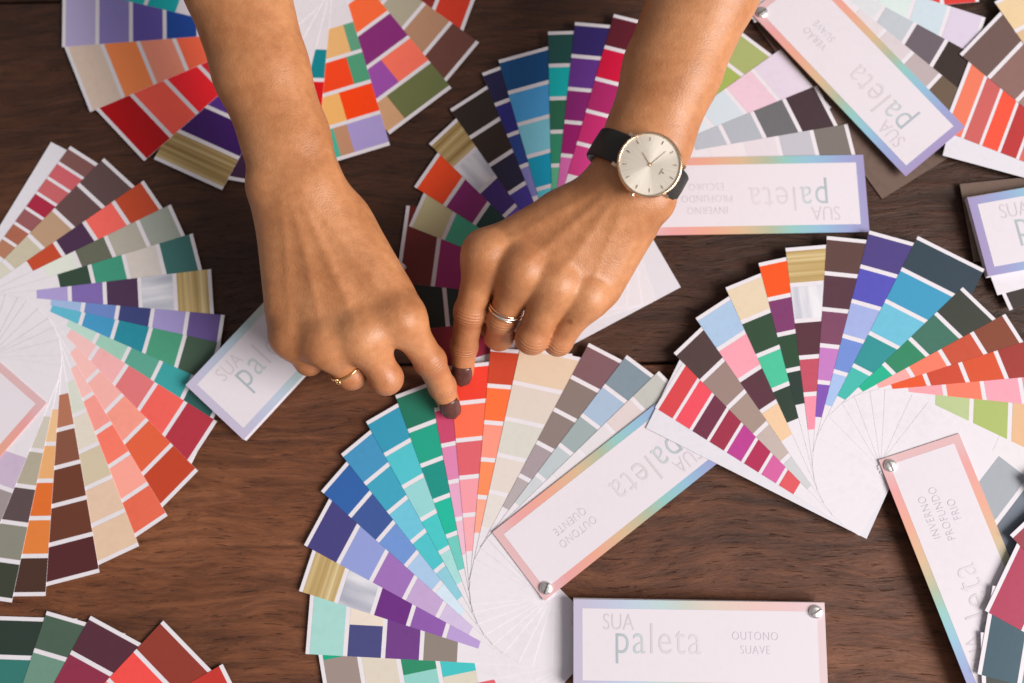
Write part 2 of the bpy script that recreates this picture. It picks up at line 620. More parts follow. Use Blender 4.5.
fan('open fan deck at the left edge running from rose through green to brown', (-10, 365), [
    ((51, 142), [], BK),
    ((70.3, 146), ['7e5450', 'cb6068', 'c66468', 'a62841', '95585a', 'a8644f', 'b07a60', ''], SP),
    ((104, 158), ['5e4848', '644a4a', 'b8967a', 'c5bba5', 'd2cec0']),
    ((143.6, 180.4), ['c04a2c', 'f4695f', '4a2f4c', 'c04a2e', '']),
    ((170.8, 204.4), ['a0a59b', 'b3ada0', '66685a', 'dce0d5', '']),
    ((192.7, 233.4), ['3f6f6c', 'd5cbc5', '3f957a', '34493b', '']),
    ((211, 269), ['GOLD', 'SILVER', '4b3350', '7e68ac', 'a99acf']),
    ((224.6, 315), ['6a5692', 'a296cc', '3c4478', '6b86c4', '9db6dd']),
    ((221, 343), ['44594a', '4c9b7c', '26899c', '4396c4', '5fb5ce']),
    ((227, 390), ['2f5f5a', '3b9fa0', '5ba38f', '9ccbb8', 'b8d8cc']),
    ((217, 421.4), ['b03443', 'ee6259', 'dd7679', 'efb0b0', 'f0c0be']),
    ((198, 470.8), ['bf4429', 'e0613f', 'f59a8a', 'f2b0a8', 'f3bdb8']),
    ((167.5, 515.8), ['e3694f', 'f7a394', 'f57a66', 'f49a90', 'f3bdb8']),
    ((139, 546), ['dfc0a5', 'e0c0a8', 'cfc0a5', 'ddd3c5', 'd5d8cc']),
    ((99.4, 572.5), ['54282a', '673a2a', '6b3c2c', '855240', 'b07258']),
    ((45.3, 596), ['4a3128', 'de7f3c', 'dc6e2e', 'e5aa72', 'e8be8f']),
    ((11.6, 602.5), ['3c4034', '88877b', '5a4a4c', 'afa794', 'ccc4b8']),
    ((-32, 601), ['505050', '707068', '9c8f90', 'c6b2cb', '']),
], cover=((41, 403), (0, 450)), words=('OUTONO', 'SUAVE'))

fan('large open fan deck in the centre with blue, purple, orange and beige strips', (546, 588), [
    (226, ['b5a7a3', 'a58f8a', 'b5a7a3', 'a8908c'], dict(pitch=0.0238)),
    (219, ['8c6f6a', '9c7f7a', '8c6f6a', 'c9bdb5'], dict(pitch=0.0234)),
    (211, ['d8a0a0', 'd9606b', 'd05565', 'e08088']),
    (205, ['c9505b', 'd9606b', 'd05565', 'd9606b']),
    (191.5, [[('9a8a84', .6), ('1fa37f', .4)], 'd8cdbe', [('8fcbc4', .25), ('2f8a66', .75)], [('d6cfbe', .14), ('45bfc0', .86)]]),
    ((305.5, 654), ['a3d2cc', [('494a7d', .36), ('e6d6c8', .64)], '6f3f85', '8c8078', '']),
    ((299, 591), ['GOLD', 'SILVER', '6b2f7f', '8c5aa8', 'b59ad0']),
    ((304, 545), ['46417d', '8f9bd3', '9b6eb5', 'bfa3ce', 'cdbbdd']),
    ((321, 491), ['305fa3', '3e5796', '6e92d0', 'a5c4e4', 'cfe0ee']),
    ((341, 454), ['4391be', '3fa0bc', '6cc0d8', '4ec0c8', '8cc8d8']),
    ((366, 421.6), ['3496b4', '50bec9', '93d0d2', '48c4c4', 'a5d8d6']),
    ((395.3, 395.3), ['23725c', '22a085', '1e8f84', '22b59a', '6cc7bc']),
    ((434, 408), ['c5476c', 'd983ae', 'e0a5c5', 'e8b8cc'], {'short': 1}),
    ((449, 366), ['e8402f', 'fa6e4f', 'd9616b', 'ee9aa5', 'f0a9b0']),
    ((490.7, 347.6), ['c4452b', 'f8703b', 'fa9480', 'f98a5a', 'f5a58c']),
    ((521, 345), ['ddc5ac', 'd8ccc2', 'd3d0c8', 'dcd0c9', 'ddd5d0']),
    ((589, 343), ['7c5a60', '857670', '8a7a76', 'a3959b', 'b0a5a8']),
    ((627, 355), ['7f8f9b', 'a5b9d0', '9aa8aa', 'b8c2c6', 'c8ccd0']),
    ((659, 371), ['bdbdb8', 'd9cbcb', 'dcd6da', 'e0dadf']),
], cover=((496, 538), (656, 412)), words=('OUTONO', 'QUENTE'), rot=1.2)

fan('open fan deck on the right with gold, indigo and teal strips around its slanted cover', (888, 466), [
    ((646, 428), [], BK),
    ((655, 407.5), ['d2464b', 'e8505f', '6e3246', '9c3148', 'b83f8f', 'ae2f55', 'd0619c', 'd9575e'], SP),
    ((673.7, 353), ['4f3d3c', '97807a', 'a38d83', 'bfafa9', 'c9c9cc']),
    ((695.5, 318), ['a8c2e0', 'f09faf', '5a3440', 'e8c4a0', '']),
    ((725.5, 287.5), ['e0cdb2', '324c38', '4cc09a', [('2f3f33', .6), ('e6c9a2', .4)], '']),
    ((758.5, 263), ['f0561f', '7c3a6a', '2f4a36', '2a3b34', '']),
    ((785.5, 248), ['GOLD', 'SILVER', '56303a', 'be5063', 'ee8fa5']),
    ((827, 236), ['5d423f', '563642', '7a4661', 'c07abf', '7f52b0']),
    ((869.5, 230.5), ['4e4180', '5552b5', 'a0aee0', '6e8bd0', 'a3bce6']),
    ((918, 236), ['34434f', '3f97be', '6cbbd6', '2f8f92', '43b5aa'], dict(cut=0.006)),
    ((963, 287), ['3b3f37', '3f6f5f', '2f8460', '1faf8c'], {'short': 1}),
    ((1005.6, 313.7), ['82432f', 'c24e35', 'fa7a62', 'f5a5a0'], {'short': 1}),
    ((1033, 339), ['9c3530', 'd2502d', 'c8482f', 'e2552a'], {'short': 1}),
    ((1060, 374), ['e88a9c', 'f09fb0', 'ff7a62', 'f0a0a8'], {'short': 1}),
    (-6.5, ['d8b08c', 'e0b48c', 'a9b86a', 'b5c48f', 'a3bd96'], dict(reach=0.1085)),
    (-27, ['a3bd96', 'e0dadd', 'dcdfe0', 'e3dde1']),
    (-40, ['6e7683', '6e7683', '6e7683', 'a3a8b0'], dict(reach=0.128)),
], cover=((880, 462), (966, 683)), words=('INVERNO', 'PROFUNDO', 'FRIO'), zb=0.0060, ob=0.0068, to=0.00014, ti=0.00007, rot=2.0)

fan('fan deck cut by the bottom left corner with green, plum and brick strips', (42, 860), [
    ((-5, 616), ['2d3a33', '34756e', '2f8a80', '']),
    ((46.8, 611), ['4a5f50', '6b8f7e', '8fb0a0', '']),
    ((90.6, 615.8), ['552e3a', '8c3049', 'b04060', '']),
    ((153.6, 639.8), ['8e3a2e', 'ee4f4a', 'f07060', '']),
    ((207, 681), ['c03830', 'e05040', '', '']),
], rivet=False)

fan('fan deck cut by the right edge with mauve strip above coral short-swatch strip', (1181, 150), [
    ((960, 155), [], BK),
    ((963.5, 132), ['e87a5f', 'c9625f', 'f0553f', 'b83a3a', 'd86a60', 'c04848'], SP),
    ((978.5, 62), ['6e5753', '8c6a64', 'a08078', 'b8a098']),
    ((1010, 14), ['e5c9a0', 'd8b890', 'c8a880', '']),
    ((1050, -25), ['9a7a60', 'b09078', '', '']),
], rivet=False, ob=0.0047, zb=0.0047)

fan('fan deck at bottom right corner with dark red and slate strips over the slanted cover', (1225, 655), [
    ((983, 725), ['3a3f3a', '505850', '', '']),
    ((977.5, 674), ['35525f', '2f90a0', '5ab0c0', '']),
    ((985, 610.6), ['a83050', 'b54f95', 'd070a0', '']),
    ((1010, 535), ['93303f', 'b04050', '', '']),
    ((1045, 495), ['5a2f30', '803a3a', '', '']),
], rivet=False, ob=0.0112, zb=0.0112)


def board(deck, riv, ang, zi, zo, grow):
    panel('backing_sheet', riv, ang, -E, LO + grow, -E, W - E, surf(zi, zo), 0, M_BOARD, deck, 12, 3, 0.0006)


def closed(label, rivet_px, cover, n, zb, words, pale=False, rot=0.6, rz=0.012, extra=(), dz=0.0004):
    riv = at(rivet_px[0], rivet_px[1], rz)
    deck = empty('fan_deck', (riv[0], riv[1], 0))
    tag(deck, label, 'fan deck', 'colour fan decks spread on the table')
    ang = img_angle(*cover, rz)
    cols = ['8fb5c8', '7c5a60', 'c9bf93', '46417d', 'd9616b', '3496b4', '22a085', 'e0cdb2']
    z = zb
    for (da, chips, mat) in extra:
        z += dz
        add_strip(deck, riv, ang + math.radians(da), z, z, chips, LO, PITCH, mat)
    for k in range(n):
        z += dz
        add_strip(deck, riv, ang + math.radians(random.uniform(-.25, .25)), z, z, [cols[k % 8]] if k == n - 1 else [])
    z += 0.0007
    add_cover(deck, riv, ang, z, z, words, pale)
    add_rivet(deck, riv, 0.0 if zb < 0.002 else zb, z, rot)
    return deck, riv, ang


closed('closed fan deck at the bottom centre, its cover lettering the right way up', (816, 612), ((828, 600.5), (574, 597)), 14, 0.0030, ('OUTONO', 'SUAVE'), True, 0.5, 0.010)
closed('closed fan deck slanting under the left hand, cover with lilac and teal border', (347, 225), ((272, 297.5), (188.5, 386)), 12, 0.0036, ('VERÃO', 'CLARO'), True, 0.5, 0.010)
dk, rv, an = closed('fan deck at the right edge with violet border on a brown backing sheet', (1193, 166), ((1024, 185.5), (971, 195)), 8, 0.0034, ('VERÃO', 'FRIO'), False, 0.5, 0.008,
                    extra=((9.5, ['3c3532', '6b6068'], None), (5.0, [], None)))
board(dk, rv, an - math.radians(4.5), 0.0030, 0.0030, 0.0005)
for o in [x for x in C.objects if x.name.startswith('fan_deck') and 'slanting over a brown' in x.get('label', '')]:
    rv = at(762, 12, 0.007)
    board(o, rv, img_angle((758, 20), (904.4, 174.4)) - math.radians(7.5), 0.0008, 0.0008, 0.003)

# ------------------------------------------------------------------ person: two forearms with hands
def skin_mat():
    m, nt, b = new_mat('tan_skin')
    L = nt.links.new
    tc = nd(nt, 'ShaderNodeTexCoord')
    at_red = nd(nt, 'ShaderNodeAttribute'); at_red.attribute_name = 'red'
    at_js = nd(nt, 'ShaderNodeAttribute'); at_js.attribute_name = 'js'
    at_jw = nd(nt, 'ShaderNodeAttribute'); at_jw.attribute_name = 'jw'
    big = nd(nt, 'ShaderNodeTexNoise', Scale=38.0, Detail=4.0, Roughness=0.55)
    L(tc.outputs['Object'], big.inputs['Vector'])
    med = nd(nt, 'ShaderNodeTexNoise', Scale=210.0, Detail=4.0, Roughness=0.6)
    L(tc.outputs['Object'], med.inputs['Vector'])
    base = ramp(nt, [(0.30, (0.430, 0.170, 0.066)), (0.52, (0.515, 0.218, 0.090)), (0.74, (0.590, 0.268, 0.120))])
    L(big.outputs[0], base.inputs[0])
    mott = ramp(nt, [(0.35, (0.91, 0.88, 0.86)), (0.65, (1.05, 1.05, 1.05))])
    L(med.outputs[0], mott.inputs[0])
    mul = nd(nt, 'ShaderNodeMix', data_type='RGBA', blend_type='MULTIPLY'); mul.inputs['Factor'].default_value = 1.0
    L(base.outputs[0], mul.inputs['A']); L(mott.outputs[0], mul.inputs['B'])
    redmix = nd(nt, 'ShaderNodeMix', data_type='RGBA')
    redmix.inputs['B'].default_value = (0.42, 0.130, 0.062, 1)
    rs = nd(nt, 'ShaderNodeMath', operation='MULTIPLY'); rs.inputs[1].default_value = 0.5
    L(at_red.outputs['Fac'], rs.inputs[0]); L(rs.outputs[0], redmix.inputs['Factor'])
    L(mul.outputs['Result'], redmix.inputs['A'])
    # a few small moles
    vo = nd(nt, 'ShaderNodeTexVoronoi', Scale=26.0)
    L(tc.outputs['Object'], vo.inputs['Vector'])
    mo = ramp(nt, [(0.035, (0.62, 0.5, 0.45)), (0.06, (1, 1, 1))])
    L(vo.outputs['Distance'], mo.inputs[0])
    mul2 = nd(nt, 'ShaderNodeMix', data_type='RGBA', blend_type='MULTIPLY'); mul2.inputs['Factor'].default_value = 0.8
    L(redmix.outputs['Result'], mul2.inputs['A']); L(mo.outputs[0], mul2.inputs['B'])
    L(mul2.outputs['Result'], b.inputs['Base Color'])
    b.inputs['Subsurface Weight'].default_value = 0.16
    b.inputs['Subsurface Radius'].default_value = (0.0042, 0.0016, 0.0008)
    b.inputs['Subsurface Scale'].default_value = 1.0
    rr = ramp(nt, [(0.35, (0.38,) * 3), (0.7, (0.52,) * 3)])
    L(med.outputs[0], rr.inputs[0]); L(rr.outputs[0], b.inputs['Roughness'])
    b.inputs['Specular IOR Level'].default_value = 0.45
    # creases across the finger joints
    jn = nd(nt, 'ShaderNodeMath', operation='MULTIPLY_ADD'); jn.inputs[1].default_value = 1.6
    L(big.outputs[0], jn.inputs[0]); 
    js = nd(nt, 'ShaderNodeMath', operation='MULTIPLY'); js.inputs[1].default_value = 3.4
    L(at_js.outputs['Fac'], js.inputs[0])
    mn = nd(nt, 'ShaderNodeMath', operation='MULTIPLY_ADD'); mn.inputs[1].default_value = 5.0
    L(med.outputs[0], mn.inputs[0]); L(js.outputs[0], mn.inputs[2])
    sn = nd(nt, 'ShaderNodeMath', operation='SINE'); L(mn.outputs[0], sn.inputs[0])
    sw = nd(nt, 'ShaderNodeMath', operation='MULTIPLY'); L(sn.outputs[0], sw.inputs[0]); L(at_jw.outputs['Fac'], sw.inputs[1])
    fine = nd(nt, 'ShaderNodeTexVoronoi', Scale=1100.0); L(tc.outputs['Object'], fine.inputs['Vector'])
    fm = nd(nt, 'ShaderNodeMath', operation='MULTIPLY_ADD'); fm.inputs[1].default_value = 0.55
    L(fine.outputs['Distance'], fm.inputs[0])
    mm = nd(nt, 'ShaderNodeMath', operation='MULTIPLY_ADD'); mm.inputs[1].default_value = 0.9
    L(med.outputs[0], mm.inputs[0]); L(sw.outputs[0], mm.inputs[2]); L(mm.outputs[0], fm.inputs[2])
    bp = nd(nt, 'ShaderNodeBump', Strength=0.55, Distance=0.00035)
    L(fm.outputs[0], bp.inputs['Height']); L(bp.outputs[0], b.inputs['Normal'])
    return m


M_SKIN = skin_mat()


def smin(a, b, k):
    h = np.clip(0.5 + 0.5 * (b - a) / k, 0, 1)
    return b + (a - b) * h - k * h * (1 - h)


class Field:
    """a distance field on a regular grid (millimetres)"""

    def __init__(self, lo, hi, step):
        self.lo = np.array(lo, np.float32); self.step = step
        self.n = np.ceil((np.array(hi) - self.lo) / step).astype(int) + 1
        self.ax = [(self.lo[i] + np.arange(self.n[i]) * step).astype(np.float32) for i in range(3)]

    def blank(self):
        return np.full(self.n, 40.0, np.float32)

    def window(self, pts, pad):
        lo = np.min(pts, 0) - pad; hi = np.max(pts, 0) + pad
        i0 = np.clip(((lo - self.lo) / self.step).astype(int), 0, self.n - 1)
        i1 = np.clip(((hi - self.lo) / self.step).astype(int) + 2, 1, self.n)
        sl = tuple(slice(a, b) for a, b in zip(i0, i1))
        g = np.meshgrid(*[self.ax[i][sl[i]] for i in range(3)], indexing='ij', sparse=True)
        return sl, g

    def cone(self, p, q, rp, rq, flat=1.0, up=None):
        """tapered capsule; flat < 1 squashes it along 'up'"""
        p = np.array(p, np.float32); q = np.array(q, np.float32)
        sl, (X, Y, Z) = self.window(np.array([p, q]), max(rp, rq) + 26)
        d = q - p; L2 = float(d @ d)
        x, y, z = X - p[0], Y - p[1], Z - p[2]
        t = np.clip((x * d[0] + y * d[1] + z * d[2]) / L2, 0, 1)
        x = x - t * d[0]; y = y - t * d[1]; z = z - t * d[2]
        r = rp + (rq - rp) * t
        dd = x * x + y * y + z * z
        if flat != 1.0:
            u = up / np.linalg.norm(up)
            w = x * u[0] + y * u[1] + z * u[2]
            dd = dd + w * w * (1 / flat ** 2 - 1)
        out = np.sqrt(dd) - r
        if flat != 1.0:
            out = out * (0.5 + 0.5 * flat)
        return sl, out

    def add(self, F, prim, k):
        sl, d = prim
        F[sl] = smin(F[sl], d, k)
        return F

    def mesh(self, F):
        """naive surface nets"""
        s = F < 0
        c = np.zeros(np.array(F.shape) - 1, np.uint8)
        for i in (0, 1):
            for j in (0, 1):
                for k in (0, 1):
                    c += s[i:F.shape[0] - 1 + i, j:F.shape[1] - 1 + j, k:F.shape[2] - 1 + k]
        cells = np.argwhere((c > 0) & (c < 8))
        idx = np.full(c.shape, -1, np.int32)
        idx[tuple(cells.T)] = np.arange(len(cells))
        acc = np.zeros((len(cells), 3)); cnt = np.zeros(len(cells))
        corners = [(i, j, k) for i in (0, 1) for j in (0, 1) for k in (0, 1)]
        for a in corners:
            for ax in range(3):
                if a[ax] == 0:
                    bq = list(a); bq[ax] = 1
                    fa = F[tuple((cells + a).T)]; fb = F[tuple((cells + bq).T)]
                    m = (fa < 0) != (fb < 0)
                    t = np.where(m, fa / np.where(m, fa - fb, 1), 0)
                    p = np.array(a, float)[None, :].repeat(len(cells), 0)
                    p[:, ax] += t
                    acc[m] += p[m]; cnt[m] += 1
        V = self.lo + (cells + acc / cnt[:, None]) * self.step
        faces = []
        for ax in range(3):
            o1, o2 = [(1, 2), (2, 0), (0, 1)][ax]
            sa = [slice(None)] * 3; sb = [slice(None)] * 3
            sa[ax] = slice(0, -1); sb[ax] = slice(1, None)
            ch = s[tuple(sa)] != s[tuple(sb)]
            e = np.argwhere(ch)
            e = e[(e[:, o1] > 0) & (e[:, o2] > 0) & (e[:, o1] < F.shape[o1] - 1) & (e[:, o2] < F.shape[o2] - 1)]
            inside = s[tuple(e.T)]

            def gid(d1, d2):
                q = e.copy(); q[:, o1] -= d1; q[:, o2] -= d2
                return idx[tuple(q.T)]
            quad = np.stack([gid(0, 0), gid(1, 0), gid(1, 1), gid(0, 1)], 1)
            quad = np.where(inside[:, None], quad, quad[:, ::-1])
            faces.append(quad)
        return V, np.concatenate(faces)


def mm(px, py, z):
    return at(px, py, z / 1000.0) * 1000.0


def relax(V, Fq, it=2, lam=0.5):
    e = np.concatenate([Fq[:, [0, 1]], Fq[:, [1, 2]], Fq[:, [2, 3]], Fq[:, [3, 0]]])
    deg = np.zeros(len(V)); np.add.at(deg, e[:, 0], 1); np.add.at(deg, e[:, 1], 1)
    for k in range(it):
        for l in (lam, -lam * 1.04):
            a = np.zeros_like(V)
            for i in range(3):
                a[:, i] = np.bincount(e[:, 0], V[e[:, 1], i], len(V)) + np.bincount(e[:, 1], V[e[:, 0], i], len(V))
            V = V + l * (a / deg[:, None] - V)
    return V


def build_arm(name, spec, parent):
    """spec: arm sections, metacarpals, fingers as (pixel x, pixel y, height mm, radius mm)"""
    P = lambda j: mm(j[0], j[1], j[2])
    pts = [P(j) for j in spec['arm']] + [P(j) for f in spec['fingers'] for j in f] + [P(j) for j in spec['thumb']]
    pts = np.array(pts)
    fld = Field(pts.min(0) - 34, pts.max(0) + 34, spec.get('step', 1.0))
    base = fld.blank()
    up = np.array(spec.get('up', (0, 0, 1.0)), float)
    arm = spec['arm']
    for a, b in zip(arm[:-1], arm[1:]):
        base = fld.add(base, fld.cone(P(a), P(b), a[3], b[3], (a[4] + b[4]) / 2, up), 5.0)
    for (a, b, k) in spec['palm']:
        base = fld.add(base, fld.cone(P(a), P(b), a[3], b[3], a[4] if len(a) > 4 else 1.0, up), k)
    for (c, r, k) in spec.get('bumps', []):
        base = fld.add(base, fld.cone(P(c), P(c) + np.array([0.01, 0, 0]), r, r), k)
    for (a, b, r, k) in spec.get('dents', []):
        sl, d = fld.cone(P(a), P(b), r, r)
        base[sl] = -smin(-base[sl], d, k)
    total = base.copy()
    for f in spec['fingers'] + [spec['thumb']]:
        g = fld.blank()
        for a, b in zip(f[:-1], f[1:]):
            g = fld.add(g, fld.cone(P(a), P(b), a[3], b[3]), 2.2)
        for j in f[1:-1]:
            g = fld.add(g, fld.cone(P(j), P(j) + np.array([0.01, 0, 0]), j[3] * 1.03, j[3] * 1.03), 2.5)
        total = smin(total, smin(base, g, spec.get('web', 6.0)), spec.get('crease', 0.5))
    V, Fq = fld.mesh(total)
    V = relax(V, Fq, 3)
    # tendons on the back of the hand and shallow hollows between them
    e1 = V[Fq[:, 2]] - V[Fq[:, 0]]; e2 = V[Fq[:, 3]] - V[Fq[:, 1]]
    fn = np.cross(e1, e2)
    vn = np.zeros_like(V)
    for c_ in range(4):
        np.add.at(vn, Fq[:, c_], fn)
    vn /= np.linalg.norm(vn, axis=1)[:, None] + 1e-9
    dors = np.clip((vn[:, 2] - 0.25) / 0.5, 0, 1)
    tend = spec.get('tendons', [])
    for (a, b, amp, wid) in tend:
        A, B = P(a)[:2], P(b)[:2]
        d = B - A; L2 = d @ d
        t = ((V[:, :2] - A) @ d) / L2
        dist = np.abs((V[:, 0] - A[0]) * d[1] - (V[:, 1] - A[1]) * d[0]) / math.sqrt(L2)
        env = np.clip(t / 0.25, 0, 1) * np.clip(((1.05 if amp > 0 else 0.82) - t) / 0.25, 0, 1)
        V = V + vn * (0.42 * amp * np.exp(-(dist / wid) ** 2) * env * dors)[:, None]
    # vertex attributes: joint creases and redness
    js = np.zeros(len(V)); jw = np.zeros(len(V)); red = np.zeros(len(V))
    for f in spec['fingers']:
        for i in range(len(f) - 1):
            j = P(f[i]); ax = P(f[min(i + 1, len(f) - 1)]) - P(f[max(i - 1, 0)])
            ax /= np.linalg.norm(ax)
            d = V - j
            s = d @ ax
            rad = np.linalg.norm(d - s[:, None] * ax, axis=1)
            near = (rad < f[i][3] * 1.5) & (np.abs(s) < 9)
            if i > 0:
                w = np.where(near, np.exp(-(s / 3.6) ** 2), 0)
                js = np.where(w > jw, s, js); jw = np.maximum(jw, w)
            rr = np.exp(-(np.linalg.norm(d, axis=1) / (f[i][3] * 1.35)) ** 2 * 0.9)
            red = np.maximum(red, rr * (1.0 if i else 0.22))
        t = P(f[-1]); red = np.maximum(red, np.exp(-(np.linalg.norm(V - t, axis=1) / 11) ** 2) * 0.8)
    ob = mesh_obj(name, V / 1000.0, Fq, M_SKIN, parent, True)
    for nm, arr in (('js', js), ('jw', jw), ('red', red)):
        at_ = ob.data.attributes.new(nm, 'FLOAT', 'POINT')
        at_.data.foreach_set('value', arr.astype(np.float32))
    return ob


def nail(arm, dip, tip, r, dorsal, length=11.0, width=1.0, lead=2.0):
    """a curved painted nail lying on the back of the last finger bone"""
    a = mm(*dip[:3]); b = mm(*tip[:3])
    ax = (b - a) / np.linalg.norm(b - a)
    up = np.array(dorsal, float); up -= ax * (up @ ax); up /= np.linalg.norm(up)
    side = np.cross(ax, up)
    v, f = [], []
    nu, nv = 10, 10
    for layer in (0, 1):
        for i in range(nv + 1):
            t = i / nv
            s = r * 0.72 - length + lead + (length) * t + 0.0
            half = width * math.radians(56) * math.sqrt(max(0.0, 1 - max(0, (t - 0.62) / 0.38) ** 2.4)) * (0.86 + 0.14 * min(1, t * 4))
            half = max(half, 0.02)
            for j in range(nu + 1):
                th = half * (2 * j / nu - 1)
                drop = 1.5 * max(0, t - 0.3) ** 2 * 2
                rr = r + 0.30 - drop - (0.5 if layer else 0) + 0.15 * math.sin(math.pi * t)
                p = b + ax * s + rr * (up * math.cos(th) + side * math.sin(th))
                v.append(p / 1000.0)
    m = nu + 1; n0 = m * (nv + 1)
    for i in range(nv):
        for j in range(nu):
            q = (i * m + j, i * m + j + 1, (i + 1) * m + j + 1, (i + 1) * m + j)
            f.append(q); f.append(tuple(n0 + k for k in q[::-1]))
    loop = list(range(m)) + [i * m + nu for i in range(1, nv + 1)] + [nv * m + j for j in range(nu - 1, -1, -1)] + [i * m for i in range(nv - 1, 0, -1)]
    for k in range(len(loop)):
        x, y = loop[k], loop[(k + 1) % len(loop)]
        f.append((y, x, n0 + x, n0 + y))
    return mesh_obj('fingernail', v, f, M_NAIL, arm, True)


def polish():
    m, nt, b = new_mat('brown_nail_polish')
    tc = nd(nt, 'ShaderNodeTexCoord')
    n = nd(nt, 'ShaderNodeTexNoise', Scale=300.0, Detail=2.0)
    nt.links.new(tc.outputs['Object'], n.inputs['Vector'])
    r = ramp(nt, [(0.3, (0.085, 0.028, 0.022)), (0.7, (0.12, 0.042, 0.033))])
    nt.links.new(n.outputs[0], r.inputs[0]); nt.links.new(r.outputs[0], b.inputs['Base Color'])
    b.inputs['Roughness'].default_value = 0.22
    return m


M_NAIL = polish()
person = tag(empty('person', tuple(at(440, -60, 0.0))), "person's two bare forearms reaching in from the top, both index fingers pointing at strips", 'person')

# --- hand on the left of the picture
L_ARM = [(224, -110, 92, 30, .78), (235, -20, 88, 27.5, .78), (261, 70, 82, 24.5, .78), (286, 140, 76, 22.3, .74), (299, 185, 73, 22, .70)]
L_IDX = [(403, 321, 61.5, 9.9), (430, 361, 41, 8.4), (442, 386, 18, 7.4), (449, 404, 9.5, 6.3)]
L_MID = [(365, 339, 61.0, 10.2), (386, 378, 46, 8.7), (382, 371, 23, 8.2), (372, 352, 11, 7.2)]
L_RNG = [(329, 345, 58.5, 9.6), (351, 374, 44, 8.1), (347, 366, 24, 7.8), (338, 346, 12, 7.0)]
L_PNK = [(294, 338, 54, 9.0), (309, 361, 42, 7.4), (311, 356, 24, 7.0), (306, 338, 12, 6.4)]
L_THB = [(350, 230, 54, 12), (366, 280, 38, 10.5), (370, 320, 24, 9), (372, 345, 12, 7.5)]
left = build_arm('forearm_and_hand', dict(
    arm=L_ARM,
    palm=[((311, 190, 69, 14.5, .85), (400, 315, 60, 12), 10), ((301, 190, 71, 14, .85), (361, 330, 62, 12.2), 10),
          ((292, 190, 70, 14, .85), (325, 336, 59, 11.6), 10), ((279, 196, 66, 14, .9), (291, 332, 53, 11), 10),
          ((296, 215, 58, 13), (296, 310, 49, 12), 10), ((345, 222, 58, 13.5), (386, 296, 52, 12), 14),
          ((397, 318, 62, 10.5), (362, 336, 63, 10.6), 8), ((362, 336, 63, 10.6), (327, 343, 60, 10.3), 8), ((327, 343, 60, 10.3), (295, 337, 55, 9.5), 8)],
    bumps=[((267, 183, 76), 8.5, 9), ((402, 319, 64.8), 9.6, 8), ((363, 336, 65.0), 9.4, 8), ((327, 342, 62.2), 8.8, 8), ((293, 336, 56.4), 8.2, 8)],
    tendons=[((306, 195, 70), (401, 316, 66), .8, 2.2), ((303, 195, 70), (362, 333, 66), 1.0, 2.3), ((296, 195, 70), (327, 340, 64), .7, 2.2), ((290, 195, 70), (293, 334, 58), .5, 2.2),
             ((318, 225, 70), (382, 326, 66), -1.1, 4.2), ((312, 230, 70), (345, 338, 66), -1.0, 4.2), ((300, 235, 70), (310, 338, 62), -.9, 4.0)],
    fingers=[L_IDX, L_MID, L_RNG, L_PNK], thumb=L_THB, web=8.0, crease=0.8), person)
nail(left, L_IDX[2], L_IDX[3], 6.5, (0.25, -0.45, 0.9), 12.5, 1.05, 3.0)

# --- hand on the right of the picture, wearing the watch
R_ARM = [(742, -110, 92, 31, .78), (706, -15, 86, 28, .78), (672, 70, 79, 25, .78), (648, 140, 72, 22.5, .74), (630, 185, 69, 22, .70)]
R_IDX = [(486, 254, 60, 10.2), (470, 312, 40, 8.5), (464, 346, 18.5, 7.4), (463, 371, 9.5, 6.3)]
R_MID = [(523, 270, 62, 10.6), (502, 319, 40, 8.1), (499, 336, 20, 7.8), (502, 332, 9, 7.0)]
R_RNG = [(555, 285, 60, 10.2), (532, 338, 43, 8.5), (530, 338, 21, 7.8), (535, 325, 9, 6.8)]
R_PNK = [(586, 298, 54, 9.4), (558, 341, 38, 7.7), (555, 337, 20, 7.2), (562, 322, 9, 6.2)]
R_THB = [(560, 215, 50, 12), (520, 262, 36, 10.5), (500, 300, 24, 9), (490, 325, 12, 7.5)]
right = build_arm('forearm_and_hand', dict(
    arm=R_ARM,
    palm=[((612, 190, 66, 14, .85), (487, 255, 56, 12), 9), ((620, 195, 67, 14, .85), (524, 271, 58, 12), 9),
          ((628, 200, 66, 14, .85), (556, 284, 56, 11.5), 9), ((636, 203, 62, 13, .9), (588, 294, 50, 11), 9),
          ((630, 225, 52, 14), (600, 285, 44, 12), 10), ((575, 215, 52, 14), (510, 255, 46, 12), 10),
          ((489, 251, 54, 9.5), (524, 267, 57, 9.5), 9), ((524, 267, 57, 9.5), (556, 280, 55, 9.3), 9), ((556, 280, 55, 9.3), (588, 290, 49, 9), 9)],
    bumps=[((655, 200, 68), 10, 8), ((487, 254, 61), 10.6, 6), ((523, 270, 63.5), 10.6, 5), ((555, 284, 61), 9.8, 6), ((587, 296, 55), 9.0, 6)],
    tendons=[((610, 190, 68), (487, 254, 62), .8, 2.3), ((615, 194, 68), (523, 270, 63), 1.0, 2.3), ((620, 198, 68), (555, 284, 61), .8, 2.2), ((626, 202, 68), (587, 296, 55), .6, 2.2),
             ((600, 200, 68), (505, 262, 62), -1.1, 4.2), ((604, 208, 68), (539, 277, 62), -1.1, 4.2), ((612, 216, 66), (571, 290, 58), -.9, 4.0)],
    fingers=[R_IDX, R_MID, R_RNG, R_PNK], thumb=R_THB, web=9.0), person)
nail(right, R_IDX[2], R_IDX[3], 6.5, (-0.1, -0.45, 0.9), 12.5, 1.05, 3.0)


